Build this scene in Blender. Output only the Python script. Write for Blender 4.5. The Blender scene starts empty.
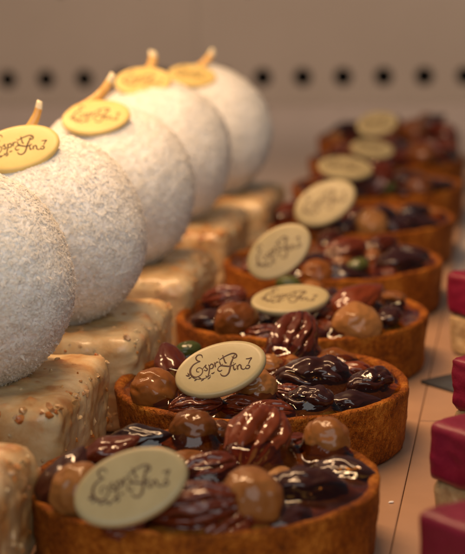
import bpy, bmesh, math, random
from mathutils.kdtree import KDTree
from mathutils import Vector, Matrix, noise, Quaternion
R = math.radians
CM = 0.01
random.seed(7)
scene = bpy.context.scene
COL = scene.collection

# ------------------------------------------------------------------ camera geometry (cm)
F_PX, CX, CY = 1830.0, 232.5, 277.0
YAW, PITCH, CAM_Z = R(9.4), R(11.3), 14.5
FWD_H = Vector((-math.sin(YAW), math.cos(YAW), 0))
RIGHT = Vector((math.cos(YAW), math.sin(YAW), 0))
FWD = FWD_H * math.cos(PITCH) + Vector((0, 0, -math.sin(PITCH)))
UP = RIGHT.cross(FWD)
ROLL = R(1.3)
RIGHT, UP = RIGHT * math.cos(ROLL) - UP * math.sin(ROLL), UP * math.cos(ROLL) + RIGHT * math.sin(ROLL)
CAM = Vector((0, 0, CAM_Z))

def ray(px, py):
    return FWD + RIGHT * ((px - CX) / F_PX) - UP * ((py - CY) / F_PX)
def at(px, py, z):                      # point of the horizontal plane z under a photo pixel (cm)
    d = ray(px, py)
    return CAM + d * ((z - CAM_Z) / d.z)
def at_y(px, py, y):                    # point of the vertical plane y under a photo pixel (cm)
    d = ray(px, py)
    return CAM + d * (y / d.y)

# ------------------------------------------------------------------ object helpers
def link(name, me, mat=None, parent=None, loc=None):
    o = bpy.data.objects.new(name, me)
    COL.objects.link(o)
    if mat is not None and me is not None and not me.materials:
        me.materials.append(mat)
    if parent: o.parent = parent
    if loc is not None: o.location = loc
    return o
def thing(name, label, cat, loc, group=None):
    o = bpy.data.objects.new(name, None)
    COL.objects.link(o)
    o.empty_display_size = 0.01
    o.location = Vector(loc) * CM
    o['label'] = label; o['category'] = cat
    if group: o['group'] = group
    return o
def to_mesh(bm, name, smooth=True):
    bmesh.ops.scale(bm, vec=(CM, CM, CM), verts=bm.verts)
    me = bpy.data.meshes.new(name)
    bm.to_mesh(me); bm.free()
    if smooth:
        for p in me.polygons: p.use_smooth = True
    return me

# ------------------------------------------------------------------ materials
def new_mat(name):
    m = bpy.data.materials.new(name); m.use_nodes = True
    nt = m.node_tree
    return m, nt, nt.nodes['Principled BSDF']
def coords(nt, scale=1.0):
    tc = nt.nodes.new('ShaderNodeTexCoord')
    mp = nt.nodes.new('ShaderNodeMapping')
    s = scale if isinstance(scale, tuple) else (scale,) * 3
    mp.inputs['Scale'].default_value = s
    nt.links.new(tc.outputs['Object'], mp.inputs['Vector'])
    oi = nt.nodes.new('ShaderNodeObjectInfo')
    mul = nt.nodes.new('ShaderNodeMath'); mul.operation = 'MULTIPLY'; mul.inputs[1].default_value = 37.0
    nt.links.new(oi.outputs['Random'], mul.inputs[0])
    cb = nt.nodes.new('ShaderNodeCombineXYZ')
    for i in range(3): nt.links.new(mul.outputs[0], cb.inputs[i])
    nt.links.new(cb.outputs[0], mp.inputs['Location'])
    return mp.outputs['Vector']
def nz(nt, vec, scale, detail=4, rough=0.55, dist=0.0):
    n = nt.nodes.new('ShaderNodeTexNoise')
    n.inputs['Scale'].default_value = scale; n.inputs['Detail'].default_value = detail
    n.inputs['Roughness'].default_value = rough; n.inputs['Distortion'].default_value = dist
    nt.links.new(vec, n.inputs['Vector'])
    return n.outputs['Fac']
def ramp(nt, fac, stops):
    r = nt.nodes.new('ShaderNodeValToRGB')
    e = r.color_ramp.elements
    while len(e) < len(stops): e.new(0.5)
    for el, (p, c) in zip(e, stops):
        el.position = p; el.color = (*c, 1)
    nt.links.new(fac, r.inputs['Fac'])
    return r.outputs['Color']
def bump(nt, height, strength, distance, normal=None):
    b = nt.nodes.new('ShaderNodeBump')
    b.inputs['Strength'].default_value = strength
    b.inputs['Distance'].default_value = distance
    nt.links.new(height, b.inputs['Height'])
    if normal is not None: nt.links.new(normal, b.inputs['Normal'])
    return b.outputs['Normal']

def make_mat(name, stops, scale, rough=0.5, detail=5, coat=0.0, coat_rough=0.05, sss=0.0, sss_r=(0.004, 0.002, 0.001),
             bumps=(), rough_var=None, map_scale=100.0, dist=0.0, spec=0.3):
    """bumps: (scale, strength, distance_m).  map_scale 100 = noise scale counted per cm; 1 = local units"""
    m, nt, b = new_mat(name)
    v = coords(nt, map_scale)
    f = nz(nt, v, scale, detail, 0.6, dist)
    c = ramp(nt, f, stops)
    nt.links.new(c, b.inputs['Base Color'])
    b.inputs['Roughness'].default_value = rough
    b.inputs['Specular IOR Level'].default_value = spec
    if rough_var:
        mr = nt.nodes.new('ShaderNodeMapRange')
        mr.inputs['To Min'].default_value, mr.inputs['To Max'].default_value = rough_var
        nt.links.new(nz(nt, v, scale * 2.3, 3), mr.inputs['Value'])
        nt.links.new(mr.outputs[0], b.inputs['Roughness'])
    b.inputs['Coat Weight'].default_value = coat
    b.inputs['Coat Roughness'].default_value = coat_rough
    if sss:
        b.inputs['Subsurface Weight'].default_value = sss
        b.inputs['Subsurface Radius'].default_value = sss_r
        b.inputs['Subsurface Scale'].default_value = 1.0
    nrm = None
    for (s, st, d) in bumps:
        nrm = bump(nt, nz(nt, v, s, 5, 0.65), st, d, nrm)
    if nrm is not None: nt.links.new(nrm, b.inputs['Normal'])
    return m

M = {}
def crust_mat():
    m, nt, b = new_mat('shortcrust')
    v = coords(nt, 100.0)
    def mix(a, c, fac):
        n = nt.nodes.new('ShaderNodeMath'); n.operation = 'MULTIPLY_ADD'; n.inputs[1].default_value = fac
        nt.links.new(c, n.inputs[0]); nt.links.new(a, n.inputs[2]); return n.outputs[0]
    big, fine, grit = nz(nt, v, 0.9, 3), nz(nt, v, 6.5, 4, 0.7), nz(nt, v, 24, 2, 0.6)
    f = mix(mix(mix(big, fine, 0.8), grit, 0.5), big, -0.15)
    mr = nt.nodes.new('ShaderNodeMapRange'); mr.inputs['From Min'].default_value = 0.72; mr.inputs['From Max'].default_value = 1.42
    nt.links.new(f, mr.inputs['Value'])
    c = ramp(nt, mr.outputs[0], [(0.10, (0.055, 0.011, 0.0010)), (0.40, (0.20, 0.048, 0.0022)), (0.58, (0.29, 0.080, 0.0045)), (0.85, (0.45, 0.16, 0.018))])
    nt.links.new(c, b.inputs['Base Color'])
    b.inputs['Roughness'].default_value = 0.62; b.inputs['Specular IOR Level'].default_value = 0.15
    vo = nt.nodes.new('ShaderNodeTexVoronoi'); vo.inputs['Scale'].default_value = 9
    nt.links.new(v, vo.inputs['Vector'])
    n1 = bump(nt, vo.outputs['Distance'], 0.5, 0.0010)
    n2 = bump(nt, fine, 0.8, 0.0012, n1)
    nt.links.new(bump(nt, grit, 0.7, 0.0005, n2), b.inputs['Normal'])
    return m
M['crust'] = crust_mat()
M['caramel'] = make_mat('caramel', [(0.3, (0.06, 0.017, 0.0025)), (0.48, (0.19, 0.070, 0.010)), (0.70, (0.36, 0.165, 0.030))],
                        0.8, rough=0.15, coat=0.0, bumps=((3, 0.6, 0.002), (9, 0.5, 0.001)))
def clear_glaze():
    m = bpy.data.materials.new('clear_amber_glaze'); m.use_nodes = True
    nt = m.node_tree; nt.nodes.clear()
    out = nt.nodes.new('ShaderNodeOutputMaterial'); mix = nt.nodes.new('ShaderNodeMixShader')
    tr = nt.nodes.new('ShaderNodeBsdfTransparent'); gl = nt.nodes.new('ShaderNodeBsdfGlossy'); fr = nt.nodes.new('ShaderNodeFresnel')
    v = coords(nt, 100.0)
    nt.links.new(ramp(nt, nz(nt, v, 0.9, 3), [(0.3, (0.70, 0.44, 0.15)), (0.7, (0.88, 0.64, 0.30))]), tr.inputs['Color'])
    gl.inputs['Roughness'].default_value = 0.05; gl.inputs['Color'].default_value = (1, 1, 1, 1)
    fr.inputs['IOR'].default_value = 1.42
    b = bump(nt, nz(nt, v, 2.2, 3), 0.2, 0.0015)
    nt.links.new(b, gl.inputs['Normal']); nt.links.new(b, fr.inputs['Normal'])
    nt.links.new(fr.outputs[0], mix.inputs[0]); nt.links.new(tr.outputs[0], mix.inputs[1]); nt.links.new(gl.outputs[0], mix.inputs[2])
    nt.links.new(mix.outputs[0], out.inputs['Surface'])
    return m
M['glaze_clear'] = clear_glaze()
def nutmat(name, a, b_, c, scale=2.2, coat=0.75, **k):
    return make_mat(name, [(0.3, a), (0.52, b_), (0.75, c)], scale, rough=0.45, coat=coat, coat_rough=0.04, spec=0.12, map_scale=k.pop('ms', 1.0), **k)
M['hazelnut'] = nutmat('glazed_hazelnut', (0.05, 0.011, 0.0015), (0.16, 0.048, 0.007), (0.36, 0.17, 0.05), 3.2, coat=0.45, dist=0.8, bumps=((2.2, 0.3, 0.0012),))
M['pale_nut'] = nutmat('blanched_nut', (0.07, 0.017, 0.003), (0.22, 0.078, 0.016), (0.46, 0.26, 0.095), 3.0, coat=0.45, dist=0.8, bumps=((2.2, 0.3, 0.0012),))
M['pecan'] = nutmat('glazed_pecan', (0.026, 0.004, 0.001), (0.10, 0.014, 0.002), (0.21, 0.042, 0.006), 2.4, bumps=((4, 0.4, 0.001),))
M['almond'] = nutmat('glazed_almond', (0.009, 0.002, 0.0015), (0.026, 0.005, 0.003), (0.065, 0.012, 0.004), 2.6, bumps=((3.2, 0.4, 0.0012),))
M['pistachio'] = nutmat('pistachio', (0.022, 0.030, 0.006), (0.05, 0.06, 0.012), (0.10, 0.09, 0.02), 2.6, coat=0.5)
M['plaque'] = make_mat('white_chocolate', [(0.3, (0.33, 0.265, 0.135)), (0.7, (0.38, 0.31, 0.165))], 1.2, rough=0.34, sss=0.25,
                       sss_r=(0.002, 0.0014, 0.0006), bumps=((3, 0.06, 0.0006),))
M['plaque_lamplit'] = make_mat('lamplit_chocolate', [(0.3, (0.64, 0.47, 0.16)), (0.7, (0.70, 0.53, 0.20))], 1.2, rough=0.36, sss=0.25,  # cream chocolate with the warm lamplight on the domes put into its colour
                       sss_r=(0.002, 0.0014, 0.0006), bumps=((3, 0.06, 0.0006),))
M['ink'] = make_mat('cocoa_print', [(0.3, (0.045, 0.016, 0.007)), (0.7, (0.07, 0.026, 0.011))], 6, rough=0.5)
M['coconut'] = make_mat('grated_coconut', [(0.3, (0.88, 0.85, 0.79)), (0.7, (0.95, 0.94, 0.90))], 3, rough=0.7, sss=0.3,
                        sss_r=(0.003, 0.0026, 0.002))
M['peel'] = make_mat('candied_peel', [(0.3, (0.62, 0.32, 0.06)), (0.7, (0.78, 0.50, 0.16))], 3, rough=0.4, coat=0.4, sss=0.2)
M['peel_tip'] = make_mat('sugared_tip', [(0.3, (0.70, 0.58, 0.36)), (0.7, (0.82, 0.72, 0.50))], 5, rough=0.55, sss=0.2)
M['pink'] = make_mat('raspberry_glaze', [(0.3, (0.15, 0.004, 0.018)), (0.7, (0.22, 0.010, 0.035))], 1.2, rough=0.42, coat=0.15,
                     coat_rough=0.3, sss=0.1, bumps=((14, 0.25, 0.0005), (3, 0.2, 0.001)))
M['sponge'] = make_mat('almond_sponge', [(0.3, (0.40, 0.22, 0.09)), (0.55, (0.58, 0.38, 0.18)), (0.75, (0.70, 0.52, 0.30))], 2.2, rough=0.75,
                       bumps=((6, 0.8, 0.0015), (22, 0.6, 0.0006)))
M['board'] = make_mat('gold_cake_board', [(0.3, (0.37, 0.22, 0.133)), (0.7, (0.42, 0.25, 0.153))], 0.35, rough=0.38, rough_var=(0.3, 0.5),
                      bumps=((7, 0.08, 0.0006),))
M['shelf'] = make_mat('shelf_metal', [(0.3, (0.45, 0.36, 0.305)), (0.7, (0.49, 0.395, 0.34))], 0.2, rough=0.45)
M['panel'] = make_mat('case_panel', [(0.3, (0.315, 0.255, 0.205)), (0.7, (0.345, 0.28, 0.228))], 0.1, rough=0.5)
M['cavity'] = make_mat('cavity_shade', [(0.3, (0.012, 0.009, 0.007)), (0.7, (0.02, 0.015, 0.011))], 1, rough=0.8)  # near-black colour stands for the unlit space behind the holes
M['slate'] = make_mat('slate_card', [(0.3, (0.045, 0.048, 0.052)), (0.7, (0.07, 0.073, 0.078))], 2, rough=0.45)

def shred_mat():
    m = bpy.data.materials.new('coconut_shreds'); m.use_nodes = True
    nt = m.node_tree; nt.nodes.clear()
    out = nt.nodes.new('ShaderNodeOutputMaterial'); mix = nt.nodes.new('ShaderNodeMixShader')
    df = nt.nodes.new('ShaderNodeBsdfDiffuse'); tl = nt.nodes.new('ShaderNodeBsdfTranslucent')
    c = ramp(nt, nz(nt, coords(nt, 100.0), 5, 3), [(0.3, (0.90, 0.87, 0.80)), (0.7, (0.97, 0.96, 0.93))])
    nt.links.new(c, df.inputs['Color']); nt.links.new(c, tl.inputs['Color'])
    mix.inputs[0].default_value = 0.5
    nt.links.new(df.outputs[0], mix.inputs[1]); nt.links.new(tl.outputs[0], mix.inputs[2]); nt.links.new(mix.outputs[0], out.inputs['Surface'])
    return m
M['shred'] = shred_mat()
def glaze_mat():
    m, nt, b = new_mat('nutty_caramel_glaze')
    v = coords(nt, 100.0)
    base = ramp(nt, nz(nt, v, 0.9, 4, 0.55, 0.6), [(0.32, (0.38, 0.17, 0.045)), (0.44, (0.50, 0.31, 0.13)), (0.62, (0.60, 0.45, 0.25))])
    at_ = nt.nodes.new('ShaderNodeAttribute'); at_.attribute_name = 'nutbit'
    mx = nt.nodes.new('ShaderNodeMix'); mx.data_type = 'RGBA'
    nt.links.new(at_.outputs['Fac'], mx.inputs['Factor'])
    nt.links.new(base, mx.inputs['A'])
    nt.links.new(ramp(nt, nz(nt, v, 3, 3), [(0.3, (0.34, 0.09, 0.012)), (0.7, (0.55, 0.22, 0.045))]), mx.inputs['B'])
    nt.links.new(mx.outputs['Result'], b.inputs['Base Color'])
    b.inputs['Roughness'].default_value = 0.42
    b.inputs['Coat Weight'].default_value = 0.25; b.inputs['Coat Roughness'].default_value = 0.15
    b.inputs['Subsurface Weight'].default_value = 0.2; b.inputs['Subsurface Radius'].default_value = (0.004, 0.002, 0.001)
    b.inputs['Subsurface Scale'].default_value = 1.0
    nt.links.new(bump(nt, nz(nt, v, 4, 4), 0.3, 0.001), b.inputs['Normal'])
    return m
M['glaze'] = glaze_mat()

# ------------------------------------------------------------------ nuts (unit shapes, long axis x, radius 1)
def nut_mesh(kind, seed):
    bm = bmesh.new()
    bmesh.ops.create_icosphere(bm, subdivisions=5, radius=1.0)
    off = Vector((seed * 7.3, seed * 3.1, -seed * 5.7))
    for v in bm.verts:
        p = v.co.normalized(); x, y, z = p
        phi = math.atan2(z, y)
        if kind == 'hazelnut':
            s = 1 + 0.10 * noise.noise(p * 1.3 + off) + 0.06 * noise.noise(p * 3 + off) + 0.02 * noise.noise(p * 8 + off)
            s += 0.22 * max(0, x - 0.55) ** 1.3
            s += 0.02 * math.cos(9 * phi + 3 * noise.noise(p * 2 + off)) * (1 - x * x)
            q = Vector((x * 1.04, y * 0.97, z * 0.95)) * s
        elif kind == 'pecan':
            w = 1.3 * noise.noise(Vector((x * 1.3, 0, seed * 2.3))) + 0.8 * noise.noise(p * 3 + off)
            g = abs(math.sin(phi * 5.5 + w))
            g = min(1.0, g * 1.7)
            s = 0.60 + 0.42 * g + 0.06 * noise.noise(p * 5 + off) + 0.08 * noise.noise(p * 2 + off)
            s -= math.exp(-((phi - math.pi / 2) / 0.14) ** 2) * 0.25 * (1 - x * x)
            q = Vector((x, y * 0.70 * s, z * 0.52 * s))
            q.x *= 1 + 0.04 * noise.noise(p * 3 + off)
        elif kind == 'walnut':
            w = 1.6 * noise.noise(Vector((x * 1.8, 0, seed * 2.9))) + 1.2 * noise.noise(p * 1.7 + off)
            g = min(1.0, abs(math.sin(phi * 2.5 + w)) * 1.3)
            s = 0.80 + 0.20 * g + 0.16 * noise.noise(p * 2.2 + off) + 0.05 * noise.noise(p * 6 + off)
            q = Vector((x, y * 0.62 * s, z * 0.50 * s)) * (1 + 0.10 * noise.noise(p * 1.6 - off))
        elif kind == 'almond':
            t = 1 - 0.30 * x - 0.12 * x * x
            s = 1 + 0.012 * math.cos(phi * 11 + 4 * noise.noise(p * 2 + off)) + 0.22 * noise.noise(p * 1.5 + off) + 0.07 * noise.noise(p * 4 + off)
            q = Vector((x * 1.0, y * 0.56 * t * s, z * 0.38 * t * s))
        else:   # pistachio
            s = 1 + 0.08 * noise.noise(p * 2 + off) + 0.04 * noise.noise(p * 6 + off)
            q = Vector((x, y * 0.62 * s, z * 0.58 * s))
        v.co = q
    return to_mesh(bm, kind)
NUTS = {}
def nut_data(kind, mat, seed):
    k = (kind, mat, seed)
    if k not in NUTS:
        me = nut_mesh(kind, seed); me.materials.append(M[mat]); NUTS[k] = me
    return NUTS[k]

# ------------------------------------------------------------------ chocolate plaque + lettering
PA, PB = 1.3, 0.86      # half axes, cm
def plaque_mesh(mat):
    bm = bmesh.new()
    N = 72; prof = [(0.0, 0.11), (0.5, 0.112), (0.86, 0.11), (0.95, 0.10), (0.985, 0.07), (1.0, 0.02), (1.0, -0.04), (0.98, -0.085), (0.93, -0.11), (0.5, -0.11), (0, -0.11)]
    rings = []
    for (r, z) in prof:
        if r == 0: rings.append([bm.verts.new((0, 0, z))]); continue
        ring = []
        for i in range(N):
            a = 2 * math.pi * i / N
            wob = 1 + 0.006 * math.sin(3 * a + 1)
            ring.append(bm.verts.new((PA * r * wob * math.cos(a), PB * r * wob * math.sin(a), z)))
        rings.append(ring)
    for a, b in zip(rings, rings[1:]):
        for i in range(N):
            j = (i + 1) % N
            if len(a) == 1: bm.faces.new((a[0], b[i], b[j]))
            elif len(b) == 1: bm.faces.new((a[i], b[0], a[j]))
            else: bm.faces.new((a[i], b[i], b[j], a[j]))
    bmesh.ops.recalc_face_normals(bm, faces=bm.faces)
    me = to_mesh(bm, 'plaque'); me.materials.append(M[mat])
    return me
# strokes traced as pen paths: x to the right, y down, on a plaque of centre (234,152), half length 183, tilted 16.5 deg
STROKES = [
    # E
    [(167, 112, 2), (163, 101, 3.5), (150, 100, 4), (141, 110, 4.5), (146, 122, 4), (157, 126, 3), (146, 130, 4), (130, 140, 5), (119, 158, 6), (121, 177, 6), (136, 188, 5), (154, 184, 4), (166, 171, 3.5), (165, 157, 3), (154, 151, 3), (144, 157, 3), (145, 167, 3), (154, 168, 2)],
    # s
    [(166, 158, 2), (180, 141, 3), (178, 150, 4), (186, 157, 4), (181, 164, 4), (172, 161, 2.5)],
    # p
    [(190, 140, 2.5), (194, 150, 4), (192, 170, 4), (188, 186, 3)],
    [(193, 148, 2.5), (201, 138, 4), (209, 143, 4), (206, 154, 4), (196, 157, 2.5)],
    # r
    [(213, 132, 2.5), (216, 143, 4), (217, 151, 3.5)],
    [(216, 140, 2.5), (222, 131, 4), (229, 132, 3)],
    # i
    [(233, 128, 3), (236, 138, 4), (240, 144, 3), (246, 139, 2)],
    [(229, 116, 3), (231, 118, 3.5)],
    # t
    [(246, 104, 3), (251, 120, 4), (256, 134, 4), (262, 135, 2.5)],
    # flourish and F
    [(232, 124, 2), (248, 113, 3.5), (266, 104, 4), (284, 98, 4.5), (297, 101, 5), (300, 111, 4.5), (291, 117, 3.5), (282, 111, 2.5)],
    [(292, 104, 3), (284, 122, 5), (277, 140, 5.5), (273, 160, 5.5), (267, 177, 5.5), (255, 187, 5), (242, 185, 4.5), (236, 177, 2.5)],
    [(228, 153, 2), (238, 146, 4), (252, 147, 5), (270, 149, 5), (286, 145, 4.5), (297, 138, 2.5)],
    [(228, 153, 2), (226, 162, 4), (234, 168, 4), (243, 163, 2.5)],
    # i
    [(287, 146, 3), (288, 157, 4.5), (292, 164, 4), (298, 158, 2)],
    [(287, 135, 3), (288, 137, 3.5)],
    # n and tail
    [(301, 146, 3), (303, 157, 4.5), (304, 164, 3.5)],
    [(303, 154, 2.5), (310, 144, 4), (316, 148, 4.5), (318, 159, 4.5), (326, 163, 3.5), (335, 158, 2)],
    # small ornament on the right
    [(336, 122, 2.5), (347, 121, 4), (358, 119, 4), (351, 130, 3.5), (346, 142, 3)],
    [(337, 150, 2.5), (345, 147, 4), (350, 153, 4), (345, 160, 4), (336, 160, 3.5), (335, 153, 2.5)],
    # leaf sprig
    [(122, 184, 2), (136, 194, 2.2), (156, 197, 2.2), (178, 193, 2.2), (198, 181, 1.8)],
    [(101, 180, 1), (108, 182, 5.5), (116, 185, 1)], [(112, 194, 1), (117, 191, 5), (123, 188, 1)], [(108, 170, 1), (112, 176, 4.5), (117, 182, 1)],
    [(134, 203, 1), (140, 199, 5), (146, 195, 1)], [(150, 188, 1), (156, 192, 4.5), (162, 196, 1)], [(160, 205, 1), (167, 200, 5), (174, 195, 1)],
    [(178, 184, 1), (183, 187, 4.5), (188, 190, 1)], [(186, 198, 1), (193, 193, 4.5), (198, 186, 1)], [(200, 176, 1), (207, 175, 4.5), (214, 170, 1)],
]
def lettering_mesh():
    bm = bmesh.new()
    ca, sa = math.cos(R(16.5)), math.sin(R(16.5))
    def loc(x, y):
        dx, dy = x - 234, -(y - 152)
        u = (dx * ca + dy * sa) / 183 * PA
        w = (-dx * sa + dy * ca) / 101 * PB
        return Vector((u, w))
    for k, st in enumerate(STROKES):
        P = [Vector((*loc(x, y), w * 0.72 / 183 * PA)) for x, y, w in st]
        pts = []
        for i in range(len(P) - 1):
            p0, p1, p2, p3 = P[max(i - 1, 0)], P[i], P[i + 1], P[min(i + 2, len(P) - 1)]
            for s in range(7):
                t = s / 7
                pts.append(0.5 * ((2 * p1) + (p2 - p0) * t + (2 * p0 - 5 * p1 + 4 * p2 - p3) * t * t + (3 * p1 - p0 - 3 * p2 + p3) * t ** 3))
        pts.append(P[-1])
        prev = None
        h = 0.118 + 0.0006 * (k % 5)
        for i, p in enumerate(pts):
            a, b = pts[max(i - 1, 0)], pts[min(i + 1, len(pts) - 1)]
            t = Vector((b.x - a.x, b.y - a.y))
            t = t.normalized() if t.length > 1e-6 else Vector((1, 0))
            n = Vector((-t.y, t.x)) * max(p.z, 0.004)
            q = [bm.verts.new((p.x + n.x, p.y + n.y, h - 0.012)), bm.verts.new((p.x + n.x * 0.8, p.y + n.y * 0.8, h)),
                 bm.verts.new((p.x - n.x * 0.8, p.y - n.y * 0.8, h)), bm.verts.new((p.x - n.x, p.y - n.y, h - 0.012))]
            if prev:
                for c in range(3): bm.faces.new((prev[c], q[c], q[c + 1], prev[c + 1]))
            prev = q
    bmesh.ops.recalc_face_normals(bm, faces=bm.faces)
    me = to_mesh(bm, 'lettering'); me.materials.append(M['ink'])
    return me
PLAQUE, PLAQUE_LIT, LETTERING = plaque_mesh('plaque'), plaque_mesh('plaque_lamplit'), lettering_mesh()
def add_plaque(parent, origin, pos, roll, tilt, scale=1.0, turn=0.0, lamplit=False):
    """pos in world cm; roll = right end raised as seen by someone in front of the case; tilt = lean back from facing them"""
    v = (CAM - pos).normalized()
    if turn: v = Quaternion((0, 0, 1), R(turn)) @ v
    r = Vector((0, 0, 1)).cross(v).normalized(); u = v.cross(r)
    L = math.cos(R(roll)) * r + math.sin(R(roll)) * u
    m0 = -math.sin(R(roll)) * r + math.cos(R(roll)) * u
    m = math.cos(R(tilt)) * m0 - math.sin(R(tilt)) * v
    n = L.cross(m)
    mt = Matrix((L, m, n)).transposed().to_4x4()
    o = link('plaque', PLAQUE_LIT if lamplit else PLAQUE, None, parent)
    o.matrix_local = Matrix.Translation((pos - Vector(origin)) * CM) @ mt @ Matrix.Scale(scale, 4)
    link('lettering', LETTERING, None, o)
    return o

# ------------------------------------------------------------------ tart
RIM_Z, TR = 1.85, 4.0
def crust_mesh(seed):
    bm = bmesh.new()
    N = 220
    prof = [(0.0, 0.02), (3.3, 0.02), (3.74, 0.03), (3.83, 0.10)]
    for i in range(1, 15): prof.append((3.85 + 0.13 * (i / 15), 0.1 + 1.50 * i / 15))
    prof += [(3.985, 1.67), (3.975, 1.73), (3.93, 1.765), (3.84, 1.77), (3.76, 1.75), (3.72, 1.69), (3.69, 1.55), (3.64, 1.2)]
    rings = []
    off = Vector((seed * 11.1, seed * 4.7, 0))
    for (r, z) in prof:
        if r == 0: rings.append([bm.verts.new((0, 0, z))]); continue
        ring = []
        for i in range(N):
            a = 2 * math.pi * i / N
            c, s = math.cos(a), math.sin(a)
            p = Vector((c * r, s * r, z))
            lo = noise.noise(Vector((c * 1.4, s * 1.4, 0)) + off)
            dr = 0.05 * lo + 0.045 * noise.noise(p * 0.9 + off) + 0.03 * noise.noise(p * 2.6 + off) + 0.022 * noise.noise(p * 7 + off)
            zz = z + (0.10 * noise.noise(Vector((c * 1.7, s * 1.7, 5)) + off) + 0.03 * noise.noise(Vector((c * 6, s * 6, 9)) + off)) * max(0, z / 1.85) ** 2
            if z < 0.05: zz = z; 
            ring.append(bm.verts.new(((r + dr) * c, (r + dr) * s, zz)))
        rings.append(ring)
    for a, b in zip(rings, rings[1:]):
        for i in range(N):
            j = (i + 1) % N
            if len(a) == 1: bm.faces.new((a[0], b[j], b[i]))
            else: bm.faces.new((a[i], a[j], b[j], b[i]))
    bmesh.ops.recalc_face_normals(bm, faces=bm.faces)
    return to_mesh(bm, 'crust')
FILL = 1.64
def caramel_mesh(seed, nuts, drop=0.0):
    """nuts: (x, y, half length, half width, angle, top) in tart space: the glaze climbs round each of them"""
    bm = bmesh.new()
    NA, NR, RM = 190, 66, 3.76 + drop * 0.3
    off = Vector((seed * 5.1, -seed * 9.7, 3))
    def h(x, y):
        p = Vector((x, y, 0))
        z = FILL + drop + 0.05 * noise.noise(p * 0.7 + off) + 0.05 * noise.noise(p * 1.7 + off) + 0.012 * noise.noise(p * 4 + off)
        k = 0.0
        for (nx, ny, a, b, ang, top) in nuts:
            dx, dy = x - nx, y - ny
            if abs(dx) > a + 0.7 or abs(dy) > a + 0.7: continue
            c, s = math.cos(ang), math.sin(ang)
            u, w = dx * c + dy * s, -dx * s + dy * c
            q = math.sqrt((u / (a * 0.93)) ** 2 + (w / (b * 0.93)) ** 2)
            g = top * math.exp(-max(0, q - 0.74) ** 2 / 0.24)
            k = math.log(math.exp(9 * k) + math.exp(9 * g) - 1) / 9
        r = math.hypot(x, y)
        edge = max(0, (r - 3.45) / 0.3)
        return z + k * (1 - 0.5 * min(edge, 1)) + 0.03 * edge * edge
    cen = bm.verts.new((0, 0, h(0, 0)))
    prev = None
    for j in range(1, NR + 1):
        r = RM * (j / NR)
        ring = [bm.verts.new((r * math.cos(2 * math.pi * i / NA), r * math.sin(2 * math.pi * i / NA), h(r * math.cos(2 * math.pi * i / NA), r * math.sin(2 * math.pi * i / NA)))) for i in range(NA)]
        for i in range(NA):
            k = (i + 1) % NA
            if prev is None: bm.faces.new((cen, ring[i], ring[k]))
            else: bm.faces.new((prev[i], ring[i], ring[k], prev[k]))
        prev = ring
    return to_mesh(bm, 'caramel')
HW = {'hazelnut': (0.97, 0.95), 'pecan': (0.68, 0.5), 'almond': (0.56, 0.40), 'walnut': (0.62, 0.5), 'pistachio': (0.62, 0.58)}
MATOF = {'hazelnut': 'hazelnut', 'pecan': 'pecan', 'almond': 'almond', 'walnut': 'almond', 'pistachio': 'pistachio'}
TART_GROUP = 'caramel nut tarts set one behind the other'
def tart(idx, y, label, nuts, plaque):
    x = -7.2 + 0.0042 * (y - 39)
    """nuts: (kind, px, py, half length cm, angle deg (0 along x), lift cm, tip deg[, material])  px None -> polar (r, deg)"""
    x += {7: -0.3, 8: -1.0}.get(idx, 0)
    O = Vector((x, y, 0.2))
    t = thing('nut_tart', label, 'tart', O, TART_GROUP)
    link('crust', crust_mesh(idx), M['crust'], t)
    specs = []
    for n in nuts:
        kind, px, py, a, ang, lift, tip = n[:7]
        mat = n[7] if len(n) > 7 else MATOF[kind]
        w, hh = HW[kind]
        zc = FILL + lift
        if kind == 'polar': pass
        if isinstance(px, tuple):
            lx, ly = px
        else:
            P = at(px, py, O.z + zc) - O
            lx, ly = P.x, P.y
        rr = math.hypot(lx, ly)
        mx = 3.72 - 0.55 * a
        if rr > mx: lx, ly = lx * mx / rr, ly * mx / rr
        specs.append((kind, mat, lx, ly, zc, a, ang, tip))
    fr = random.Random(idx * 17 + 3); tries = 0; added = 0
    while tries < 1500 and added < 16:
        tries += 1
        r = 3.35 * math.sqrt(fr.random()); a = fr.uniform(0, 6.283); lx, ly = r * math.cos(a), r * math.sin(a)
        size = fr.uniform(0.32, 0.5)
        if any(math.hypot(lx - q[2], ly - q[3]) < size * 0.85 + q[5] * HW[q[0]][0] * 0.72 for q in specs): continue
        kind, mat = fr.choice([('hazelnut', 'hazelnut'), ('hazelnut', 'pale_nut'), ('almond', 'pale_nut'), ('almond', 'almond'), ('pecan', 'pecan'), ('almond', 'pecan')])
        specs.append((kind, mat, lx, ly, FILL + fr.uniform(0.02, 0.16), size * (1.25 if kind != 'hazelnut' else 0.9), fr.uniform(0, 360), fr.uniform(-15, 15))); added += 1
    foot = [(s[2], s[3], s[5], s[5] * HW[s[0]][0], R(s[6]), max(0.0, min(0.62, s[4] - FILL + s[5] * HW[s[0]][1] * 0.5))) for s in specs]
    link('clear_glaze', caramel_mesh(idx, foot), M['glaze_clear'], t)
    link('caramel_filling', caramel_mesh(idx + 40, [f[:5] + (f[5] * 0.5,) for f in foot], -0.09), M['caramel'], t)
    rnd = random.Random(idx * 31 + 5)
    for (kind, mat, lx, ly, zc, a, ang, tip) in specs:
        o = link(kind, nut_data(kind, mat, rnd.randint(0, 2)), None, t)
        o.location = Vector((lx, ly, zc)) * CM
        o.rotation_euler = (R(rnd.uniform(-18, 18)), R(-tip), R(ang))
        o.scale = (a * rnd.uniform(0.97, 1.03),) * 3
    px, py, z, roll, tilt, sc = plaque[:6]
    add_plaque(t, O, at(px, py, z + 0.2), roll, tilt, sc, plaque[6] if len(plaque) > 6 else 0)
    return t

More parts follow.
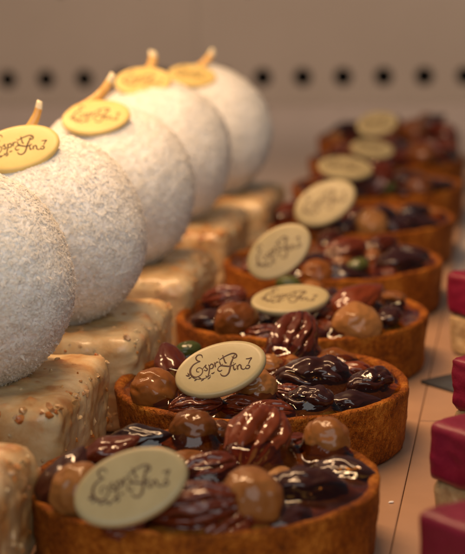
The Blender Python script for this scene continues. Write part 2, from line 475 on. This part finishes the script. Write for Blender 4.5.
H, P_, A_, G_ = 'hazelnut', 'pecan', 'almond', 'pistachio'
def rand_nuts(seed, n=13, keep=()):
    rnd = random.Random(seed); out = []; pts = list(keep)
    tries = 0
    while len(out) < n and tries < 900:
        tries += 1
        r = 3.2 * math.sqrt(rnd.random()); a = rnd.uniform(0, 2 * math.pi)
        p = (r * math.cos(a), r * math.sin(a))
        if any(math.hypot(p[0] - q[0], p[1] - q[1]) < 1.05 for q in pts): continue
        pts.append(p)
        k = rnd.choice([H, P_, P_, A_, A_, A_, G_])
        size = {H: 0.62, P_: 0.95, A_: 0.85, G_: 0.42}[k] * rnd.uniform(0.9, 1.12)
        out.append((k, p, None, size, rnd.uniform(0, 360), {H: 0.34, P_: 0.28, A_: 0.24, G_: 0.25}[k] + rnd.uniform(0, 0.2), rnd.uniform(-18, 30)))
    return out
T1 = [(H, 193, 430, 0.55, 20, 0.45, 10), (P_, 257, 441, 1.12, 75, 0.5, 30), (H, 326, 440, 0.58, 100, 0.42, 20, 'pale_nut'),
      (H, 252, 500, 0.68, 120, 0.50, 40, 'pale_nut'), (P_, 188, 540, 1.05, 10, 0.45, 5), ('walnut', 303, 490, 1.0, 20, 0.12, 0, 'almond'), (A_, 345, 472, 0.8, -20, 0.06, 0),
      (A_, 57, 478, 0.85, 60, 0.5, 40), (H, 75, 492, 0.62, 70, 0.5, 60, 'hazelnut'), (A_, 110, 450, 0.75, 20, 0.55, 20, 'pecan'), (A_, 140, 438, 0.78, 0, 0.38, 8),
      (P_, 208, 470, 0.7, 30, 0.3, 10), (A_, 300, 525, 0.8, 60, 0.0, 0), (P_, 130, 520, 0.8, 50, 0.2, 10), (P_, 245, 545, 0.8, 50, 0.1, 10)]
T2 = [(H, 153, 391, 0.62, 160, 0.40, 15), (A_, 173, 366, 0.85, 120, 0.55, 35, 'pecan'), (G_, 187, 350, 0.42, 20, 0.55, 10),
      (H, 256, 388, 0.52, 30, 0.40, 10, 'pale_nut'), (P_, 293, 340, 1.10, 80, 0.52, 34), ('walnut', 314, 375, 1.02, 8, 0.36, 4, 'almond'), ('walnut', 309, 400, 0.72, -20, 0.34, 10, 'almond'),
      ('walnut', 371, 382, 0.72, 40, 0.36, 5, 'almond'), (A_, 356, 402, 0.68, 18, 0.12, 0), (P_, 196, 406, 0.7, 15, 0.22, 5), (P_, 240, 408, 0.6, 0, 0.10, 0),
      (A_, 338, 357, 0.6, -10, 0.10, 0, 'hazelnut'), (P_, 270, 420, 0.7, 20, 0.10, 0), (A_, 228, 356, 0.7, 0, 0.1, 0)]
T3 = [(A_, 201, 321, 0.75, 10, 0.36, 5), (H, 236, 322, 0.66, 40, 0.42, 15), (P_, 224, 298, 0.75, 0, 0.5, 10), (A_, 358, 299, 1.0, 40, 0.75, 18, 'pecan'),
      (H, 362, 328, 0.72, 10, 0.32, 0, 'pale_nut'), (A_, 391, 316, 0.7, 100, 0.42, 0), (A_, 392, 297, 0.5, 140, 0.35, 0, 'pale_nut'), (G_, 288, 283, 0.42, 0, 0.6, 0),
      (P_, 330, 318, 0.7, 60, 0.2, 10), (A_, 310, 335, 0.7, 0, 0.08, 0), (P_, 262, 338, 0.7, 0, 0.1, 0), (A_, 330, 296, 0.7, 90, 0.2, 0)]
T4 = [(P_, 345, 250, 0.85, 20, 0.35, 10), (G_, 358, 265, 0.42, 30, 0.4, 10), (A_, 402, 262, 1.0, 25, 0.30, 5), (A_, 408, 254, 0.8, -10, 0.3, 5), (A_, 310, 262, 0.8, 60, 0.4, 10),
      (H, 310, 284, 0.6, 0, 0.2, 0), (P_, 240, 285, 0.8, 20, 0.3, 0), (A_, 338, 275, 0.9, -10, 0.2, 0), (A_, 262, 268, 0.8, 30, 0.2, 0, 'pecan'), (P_, 330, 236, 0.7, 80, 0.3, 0), (P_, 380, 245, 0.7, 30, 0.3, 10)]
T5 = [(H, 371, 225, 0.66, 30, 0.40, 10, 'pale_nut'), (H, 308, 220, 0.6, 30, 0.4, 10), (A_, 425, 226, 1.0, 10, 0.18, 0), (A_, 400, 228, 0.8, 20, 0.2, 0), (P_, 300, 236, 0.8, 20, 0.3, 0),
      (A_, 350, 230, 0.8, 60, 0.3, 0), (P_, 290, 212, 0.8, 40, 0.4, 10), (A_, 385, 214, 0.9, 100, 0.4, 10), (A_, 342, 210, 0.8, 10, 0.2, 0, 'pecan'), (A_, 415, 212, 0.8, 40, 0.3, 0)]
T6 = [(P_, 376, 184, 1.0, 40, 0.75, 45, 'pecan'), (G_, 395, 200, 0.5, 10, 0.45, 10), (A_, 440, 188, 0.9, 10, 0.35, 5), (H, 420, 188, 0.6, 10, 0.35, 5), (A_, 310, 188, 0.8, 60, 0.5, 20),
      (P_, 340, 196, 0.9, 10, 0.3, 0), (A_, 410, 178, 0.9, 50, 0.4, 0), (A_, 365, 200, 0.8, 20, 0.2, 0), (P_, 330, 178, 0.8, 40, 0.2, 0), (A_, 432, 199, 0.8, 10, 0.1, 0)]
T7 = rand_nuts(71, 15) + [(H, 432, 158, 0.66, 0, 0.6, 10)]
T8 = rand_nuts(82, 15) + [(H, 425, 134, 0.68, 0, 0.7, 10), (A_, 433, 121, 0.85, 30, 0.9, 20), (A_, 345, 128, 0.9, 20, 0.6, 15)]
tart(1, 39.1, 'nearest nut tart, at the bottom, large cream plaque in front of dark almonds', T1, (131, 487, 2.75, 20, 26, 0.94))
tart(2, 47.7, 'nut tart with the one sharply readable cream plaque, second from the front', T2, (220.5, 369.5, 2.75, 16.5, 36, 0.93))
tart(3, 56.4, 'nut tart with almost flat plaque and a big hazelnut left of it, third from front', T3, (290, 300, 2.5, 4, 58, 0.93))
tart(4, 65.4, 'nut tart with a steeply tilted upright plaque touching the caramel cake row, fourth from front', T4, (279, 252, 3.0, 36, 16, 0.93))
tart(5, 74.6, 'nut tart with a bright plaque behind the steeply tilted one, fifth from front', T5, (325, 203, 3.0, 27, 22, 0.99))
tart(6, 84.0, 'blurred nut tart with a reddish pecan standing up beside its plaque, third from the back', T6, (345, 168, 3.1, -6, 54, 0.93))
tart(7, 93.0, 'blurred nut tart with a flat greyish plaque, second from the back of the row', T7, (372, 149, 2.9, -8, 52, 0.80))
tart(8, 102.5, 'farthest nut tart, its dull olive plaque topmost against the back wall', T8, (377, 124, 3.6, 8, 30, 0.8))

# ------------------------------------------------------------------ coconut cakes
BH = 2.8
def base_mesh(seed):
    rnd = random.Random(seed)
    bm = bmesh.new()
    hx, hy, r, N = 3.25, 2.9, 0.5, 64
    hz = BH / 2
    bmesh.ops.create_cube(bm, size=2)
    bmesh.ops.subdivide_edges(bm, edges=bm.edges[:], cuts=N, use_grid_fill=True)
    bits = []
    for _ in range(230):
        f = rnd.random()
        if f < 0.45: p = Vector((rnd.uniform(-hx, hx), rnd.uniform(-hy, hy), hz))
        elif f < 0.72: p = Vector((hx, rnd.uniform(-hy, hy), rnd.uniform(-hz, hz)))
        else: p = Vector((rnd.uniform(-hx, hx), -hy, rnd.uniform(-hz, hz)))
        bits.append((p, rnd.choice([0.08, 0.1, 0.12, 0.16, 0.2, 0.28]) * rnd.uniform(0.8, 1.2), rnd.uniform(0.3, 1.0)))
    off = Vector((seed * 3.3, seed, 0))
    kd = KDTree(len(bits))
    for k_, b_ in enumerate(bits): kd.insert(b_[0], k_)
    kd.balance()
    lay = bm.verts.layers.float.new('nutbit')
    for v in bm.verts:
        p = Vector((v.co.x * hx, v.co.y * hy, v.co.z * hz))
        rr = r if p.z > -0.3 else 0.45
        q = Vector((max(-hx + rr, min(hx - rr, p.x)), max(-hy + rr, min(hy - rr, p.y)), max(-hz + rr, min(hz - rr, p.z))))
        n = p - q
        n = n.normalized() if n.length > 1e-6 else Vector((0, 0, 1))
        w = q + n * rr
        taper = 1 - 0.05 * (0.5 - w.z / BH)
        w.x *= taper; w.y *= taper
        d = 0.08 * noise.noise(w * 0.55 + off) + 0.06 * noise.noise(Vector((w.x * 1.1, w.y * 1.1, w.z * 1.0)) + off) + 0.03 * noise.noise(w * 3.2 + off)
        nb = 0.0
        for (_c, k_, dd) in kd.find_range(w, 0.5):
            c, br, st = bits[k_]
            if dd < br * 1.4:
                k = math.exp(-(dd / (br * 0.62)) ** 2)
                d += 0.34 * br * k; nb = max(nb, k * st)
        v[lay] = min(1, nb * 0.9)
        v.co = w + n * d
        if v.co.z < -hz + 0.02: v.co.z = -hz + 0.02
        v.co.z += hz
    surf_pts = [(v.co.copy(), v.normal.copy()) for v in bm.verts if v.co.z > 0.3]
    bm.normal_update()
    surf_pts = [(v.co.copy(), v.normal.copy()) for v in bm.verts if v.co.z > 0.25]
    edge_pts = [q for q in surf_pts if 0.25 < abs(q[1].z) < 0.93 and q[0].z > 1.6]
    nface = len(bm.faces)
    for k in range(230):
        c, n = rnd.choice(edge_pts if k < 80 else surf_pts)
        r0 = rnd.choice([0.05, 0.06, 0.07, 0.09, 0.12]) * rnd.uniform(0.8, 1.2)
        res = bmesh.ops.create_icosphere(bm, subdivisions=2, radius=1.0)
        rot = Quaternion((rnd.gauss(0, 1), rnd.gauss(0, 1), rnd.gauss(0, 1), rnd.gauss(0, 1))).normalized()
        sx, sy, sz = rnd.uniform(0.9, 1.8), rnd.uniform(0.7, 1.1), rnd.uniform(0.45, 0.8)
        tone = rnd.choice([0.0, 0.2, 0.4, 0.7, 1.0])
        for v in res['verts']:
            p = v.co * (1 + 0.6 * noise.noise(v.co * 1.9 + Vector((k, seed, 0))))
            p = rot @ Vector((p.x * sx, p.y * sy, p.z * sz)) * r0
            v.co = c + p - n * r0 * 0.4
            v[lay] = tone
    me = to_mesh(bm, 'cake_base')
    for p in me.polygons: p.use_smooth = p.index < nface
    return me
DR = 2.85
def dome_mesh(seed):
    rnd = random.Random(seed)
    bm = bmesh.new()
    bmesh.ops.create_uvsphere(bm, u_segments=96, v_segments=64, radius=DR - 0.05)
    off = Vector((seed * 2.1, 0, seed))
    def surf(p):
        d = 1 + 0.035 * noise.noise(p * 1.4 + off) + 0.012 * noise.noise(p * 5 + off) + 0.008 * noise.noise(p * 14 + off)
        return d
    for v in bm.verts:
        p = v.co.normalized()
        v.co *= surf(p)
    verts = [v.co.copy() for v in bm.verts]; faces = [tuple(x.index for x in f.verts) for f in bm.faces]
    bm.free()
    for _ in range(38000):
        z = rnd.uniform(-0.93, 1); a = rnd.uniform(0, 2 * math.pi); s = math.sqrt(1 - z * z)
        n = Vector((s * math.cos(a), s * math.sin(a), z))
        c = n * (DR - 0.05) * surf(n)
        t = n.orthogonal().normalized(); t = Quaternion(n, rnd.uniform(0, 2 * math.pi)) @ t
        t = (t + n * rnd.gauss(0.0, 0.22 if rnd.random() < 0.85 else 0.6)).normalized()
        b = t.cross(n).normalized(); m = b.cross(t).normalized()
        L = rnd.choice([0.03, 0.04, 0.05, 0.06, 0.09]) * rnd.uniform(0.8, 1.2); w = rnd.uniform(0.014, 0.044); th = rnd.uniform(0.004, 0.009)
        lift = max(-0.004, rnd.gauss(0.008, 0.014)); bend = rnd.uniform(-0.03, 0.05)
        c = c + n * lift
        k = len(verts)
        for (u, ww) in ((-1, 0.5), (-0.1, 1.0), (1, 0.45)):
            cc = c + t * (u * L) - m * (abs(u) * bend)
            verts += [cc + b * w * ww, cc + m * th * ww, cc - b * w * ww]
        for q in (0, 3):
            faces.append((k + q, k + q + 1, k + q + 4, k + q + 3)); faces.append((k + q + 1, k + q + 2, k + q + 5, k + q + 4))
    me = bpy.data.meshes.new('coconut_dome')
    me.from_pydata([v * CM for v in verts], [], faces)
    me.materials.append(M['coconut']); me.materials.append(M['shred'])
    for i, p in enumerate(me.polygons):
        p.use_smooth = True; p.material_index = 0 if i < 96 * 64 else 1
    me.update()
    return me
def stick_mesh(seed):
    rnd = random.Random(seed)
    bm = bmesh.new(); N = 14; rings = []
    for j in range(13):
        t = j / 12
        r = 0.19 * (1 - 0.35 * t) * (0.9 + 0.1 * math.sin(3 * t + seed)) * (1 if t < 0.93 else 0.75)
        cx = 0.24 * math.sin(t * 2.4); cz = t * 1.35
        rings.append([bm.verts.new((cx + r * math.cos(2 * math.pi * i / N) * (1 + 0.12 * noise.noise(Vector((i, j * 0.5, seed)))), r * 0.72 * math.sin(2 * math.pi * i / N), cz)) for i in range(N)])
    for a, b in zip(rings, rings[1:]):
        for i in range(N): bm.faces.new((a[i], a[(i + 1) % N], b[(i + 1) % N], b[i]))
    bm.faces.new(rings[0][::-1]); bm.faces.new(rings[-1])
    me = to_mesh(bm, 'stick')
    me.materials.append(M['peel']); me.materials.append(M['peel_tip'])
    for p in me.polygons:
        if p.center.z > 1.08 * CM: p.material_index = 1
    return me
DOMES = [dome_mesh(3), dome_mesh(4)]
BASES = [base_mesh(i) for i in (11, 12, 13)]
CAKE_GROUP = 'coconut dome cakes standing in a row'
CAKES = [  # x, y, label, plaque px,py, roll, tilt, scale, stick lean deg, stick azimuth
    (-14.0, 35.4, 'nut speckled cake base at the lower left corner, nearest of the coconut cakes', None, (12, 20)),
    (-14.25, 43.6, 'white coconut dome cake cut off by the left edge, its caramel base fully in view', None, (20, 10)),
    (-13.9, 50.8, 'coconut dome cake whose yellow plaque touches the left edge of the photo', (18, 149, 12, 40, 0.92), (24, 10)),
    (-14.0, 59.2, 'coconut dome cake with long pale stick leaning over its plaque, third visible dome from front', (96, 118, 6, 44, 0.86), (40, 5)),
    (-14.2, 68.0, 'coconut dome cake with a thin upright stick behind its plaque, second dome from the back', (143, 82, 2, 42, 0.82), (14, 10)),
    (-13.65, 75.0, 'farthest coconut dome cake, beside the dark holes of the back wall', (192, 76, -6, 50, 0.76), (42, 5)),
]
for i, (x, y, label, pl, (lean, az)) in enumerate(CAKES):
    O = Vector((x, y, 0.2))
    t = thing('coconut_cake', label, 'cake', O, CAKE_GROUP)
    b = link('cake_base', BASES[(i + 1) % 3], M['glaze'], t)
    d = link('coconut_dome', DOMES[i % 2], None, t, Vector((0.15, 0, BH + 2.46)) * CM)
    d.rotation_euler = (0, 0, R(67 * i))
    C = O + Vector((0.15, 0, BH + 2.46))
    if pl:
        px, py, roll, tilt, sc = pl
        rr = ray(px, py).normalized(); oc = CAM - C; Rp = DR + 0.10
        bq = oc.dot(rr); disc = bq * bq - (oc.dot(oc) - Rp * Rp)
        pos = CAM + rr * (-bq - math.sqrt(max(disc, 0)))
    else:
        roll, tilt, sc = 10, 42, 1.0
        pos = C + Vector((-1.5, -0.9, 2.2)).normalized() * (DR + 0.10)
    p = add_plaque(t, O, pos, roll, tilt, sc, 0, True)
    s = link('stick', stick_mesh(i), None, t)
    root = C + Vector((0.35, -0.2, DR * 0.97)) - O
    root = (pos - O) + Vector((-0.25, 0.75, 0.1))
    if i == 4: s.scale = (1.35, 1.35, 0.8)
    if i == 3:
        root += Vector((-0.55, -0.25, 0.05)); s.scale = (1.25, 1.25, 1.3)
    s.location = root * CM
    s.rotation_euler = (R(-az), R(lean), R(8))

# ------------------------------------------------------------------ raspberry cubes
def rbox(hx, hy, z0, z1, r, N, seed, amp):
    bm = bmesh.new()
    bmesh.ops.create_cube(bm, size=2)
    bmesh.ops.subdivide_edges(bm, edges=bm.edges[:], cuts=N, use_grid_fill=True)
    hz = (z1 - z0) / 2; off = Vector((seed * 3.7, seed, 1))
    for v in bm.verts:
        p = Vector((v.co.x * hx, v.co.y * hy, v.co.z * hz))
        q = Vector((max(-hx + r, min(hx - r, p.x)), max(-hy + r, min(hy - r, p.y)), max(-hz + r, min(hz - r, p.z))))
        n = p - q; n = n.normalized() if n.length > 1e-6 else Vector((0, 0, 1))
        w = q + n * r
        v.co = w + n * (amp * noise.noise(w * 1.1 + off) + amp * 0.6 * noise.noise(w * 4 + off)); v.co.z += (z0 + z1) / 2
    return rbox_done(bm)
def rbox_done(bm): return to_mesh(bm, 'block')
CUBES = [(0.95, 34.3, 45, 'nearest raspberry red cube cake, in the lower right corner'),
         (0.8, 40.6, 43, 'raspberry red cube cake directly behind the nearest red one'),
         (1.0, 47.0, 48, 'raspberry red cube cake with a ragged edge, just in front of the dark card'),
         (0.40, 58.3, 44, 'farthest raspberry red cube cake, past the dark card, pale sponge showing under it')]
for i, (x, y, rz, label) in enumerate(CUBES):
    t = thing('raspberry_cube_cake', label, 'cake', (x, y, 0.2), 'raspberry cube cakes at the right edge')
    t.rotation_euler.z = R(rz)
    link('glazed_top', rbox(2.2, 2.2, 1.32, 2.75, 0.22, 26, i, 0.05 if i != 2 else 0.10), M['pink'], t)
    link('sponge', rbox(2.12, 2.12, 0.02, 1.36, 0.18, 26, i + 9, 0.07), M['sponge'], t)
t = thing('dark_card', 'small dark grey square card lying empty between two red cube cakes', 'card', (-0.3, 54.4, 0.2))
link('card_sheet', rbox(2.1, 2.1, 0.01, 0.12, 0.03, 4, 1, 0.0), M['slate'], t); t.rotation_euler.z = R(44)

# ------------------------------------------------------------------ boards, shelf, wall
def box_mesh(x0, x1, y0, y1, z0, z1, bev=0.04):
    bm = bmesh.new()
    bmesh.ops.create_cube(bm, size=1)
    for v in bm.verts:
        v.co = Vector((x0 + (v.co.x + 0.5) * (x1 - x0), y0 + (v.co.y + 0.5) * (y1 - y0), z0 + (v.co.z + 0.5) * (z1 - z0)))
    if bev: bmesh.ops.bevel(bm, geom=bm.edges[:], offset=bev, segments=2, affect='EDGES', profile=0.6)
    return to_mesh(bm, 'box', False)
def single(name, me, mat, label, cat, group=None):
    o = link(name, me, mat); o['label'] = label; o['category'] = cat
    if group: o['group'] = group
    return o
single('cake_board', box_mesh(-17.9, -11.12, 18, 81, 0.0, 0.2), M['board'], 'pale gold cake board under the coconut cakes', 'cake board', 'gold cake boards lining the shelf')
single('cake_board', box_mesh(-11.04, -3.06, 18, 107, 0.0, 0.2), M['board'], 'pale gold cake board under the row of nut tarts', 'cake board', 'gold cake boards lining the shelf')
single('cake_board', box_mesh(-3.045, 5.6, 18, 50.3, 0.0, 0.2), M['board'], 'pale gold cake board under the near red cube cakes', 'cake board', 'gold cake boards lining the shelf')
single('cake_board', box_mesh(-3.045, 5.6, 50.36, 70, 0.0, 0.2), M['board'], 'pale gold cake board under the farthest red cube cake and dark card', 'cake board', 'gold cake boards lining the shelf')
sh = link('shelf', box_mesh(-80, 80, -5, 144, -2, -0.004), M['shelf']); sh['kind'] = 'structure'

def crumb_mesh(seed):
    bm = bmesh.new(); bmesh.ops.create_icosphere(bm, subdivisions=2, radius=1)
    for v in bm.verts:
        v.co *= 1 + 0.4 * noise.noise(v.co * 1.3 + Vector((seed * 5, 0, 0)))
        v.co.z *= 0.6
    return to_mesh(bm, 'crumb', False)
o = single('crumb', crumb_mesh(1), M['coconut'], 'tiny pale crumb lying on the gold board right of the nearest nut tart', 'crumb')
o.location = at(391, 502, 0.23) * CM; o.scale = (0.07, 0.04, 0.04); o.rotation_euler.z = 0.4

WY = 138.0
def panel_mesh(x0, x1, z0, z1, holes, th=0.25):
    bm = bmesh.new()
    def loop(pts):
        vs = [bm.verts.new((a, 0, b)) for a, b in pts]
        return [bm.edges.new((vs[i], vs[(i + 1) % len(vs)])) for i in range(len(vs))]
    ed = loop([(x0, z0), (x1, z0), (x1, z1), (x0, z1)])
    for (hx, hz, r) in holes:
        ed += loop([(hx + r * math.cos(2 * math.pi * i / 28), hz + r * math.sin(2 * math.pi * i / 28)) for i in range(28)])
    bmesh.ops.triangle_fill(bm, edges=ed, use_beauty=True)
    fs = bm.faces[:]
    ex = bmesh.ops.extrude_face_region(bm, geom=fs)
    for g in ex['geom']:
        if isinstance(g, bmesh.types.BMVert): g.co.y += th
    bmesh.ops.recalc_face_normals(bm, faces=bm.faces)
    return to_mesh(bm, 'panel', False)
def panel(label, x0, x1, first_px, step_dir, n, top_px):
    t = thing('back_panel', label, 'panel', (0, WY, 0), 'perforated back panels')
    holes = []
    p0 = at_y(first_px, 78, WY)
    for i in range(n): holes.append((p0.x + step_dir * 3.06 * i, 2.05, 0.70))
    q0 = at_y(top_px, -11, WY)
    k = 0
    while x0 + 1 < q0.x + step_dir * 6.2 * k < x1 - 1:
        holes.append((q0.x + step_dir * 6.2 * k, q0.z, 0.40)); k += 1
    holes = [h for h in holes if x0 + 0.8 < h[0] < x1 - 0.8]
    link('perforated_sheet', panel_mesh(x0, x1, 0.02, 17, holes), M['panel'], t)
    link('shade_backing', box_mesh(x0, x1, 2.5, 2.8, 0.02, 17, 0), M['cavity'], t)  # added sheet, painted near black as the shade inside the holes
seam = at_y(197, 30, WY).x
panel('left half of the beige back wall behind the domes, with dark round holes', seam - 60, seam - 0.02, 162, -1, 19, 140)
panel('right half of the beige back wall behind the tarts, with dark round holes', seam + 0.02, seam + 80, 262 - 39, 1, 25, 248)

# ------------------------------------------------------------------ lights
def area(name, loc, target, sx, sy, power, col, spread=180):
    l = bpy.data.lights.new(name, 'AREA'); l.shape = 'RECTANGLE'; l.size = sx * CM; l.size_y = sy * CM
    l.energy = power; l.color = col; l.spread = R(spread)
    o = bpy.data.objects.new(name, l); COL.objects.link(o)
    o.location = Vector(loc) * CM
    o.rotation_euler = (Vector(target) - Vector(loc)).to_track_quat('-Z', 'Y').to_euler()
    return o
area('case_lamp', (-24, 57, 34), (-17, 67, 4), 52, 2.4, 2.75, (1.0, 0.61, 0.32))
area('window_light', (8, -48, 54), (-12, 50, 4), 120, 66, 6.3, (0.95, 0.95, 0.91))
area('rear_lamp', (-2, 121, 27), (-2, 136, 1), 120, 1.5, 0.46, (1.0, 0.78, 0.61), 115)
w = bpy.data.worlds.new('World'); scene.world = w; w.use_nodes = True
bg = w.node_tree.nodes['Background']
bg.inputs['Color'].default_value = (0.85, 0.9, 1.0, 1); bg.inputs['Strength'].default_value = 0.085

# ------------------------------------------------------------------ camera
cam = bpy.data.cameras.new('camera'); co = bpy.data.objects.new('camera', cam); COL.objects.link(co)
co.matrix_world = Matrix.Translation(CAM * CM) @ Matrix((RIGHT, UP, -FWD)).transposed().to_4x4()
cam.sensor_fit = 'VERTICAL'; cam.sensor_height = 24; cam.lens = F_PX / 554 * 24
cam.clip_start = 0.02; cam.clip_end = 20
cam.dof.use_dof = True; cam.dof.focus_distance = 0.468; cam.dof.aperture_fstop = cam.lens / 6.3
cam.dof.aperture_blades = 0
scene.camera = co

scene.view_settings.view_transform = 'Standard'; scene.view_settings.look = 'None'
scene.view_settings.exposure = 0; scene.view_settings.gamma = 1
scene.render.engine = 'CYCLES'
scene.cycles.use_denoising = True
scene.cycles.max_bounces = 8
scene.cycles.sample_clamp_indirect = 4
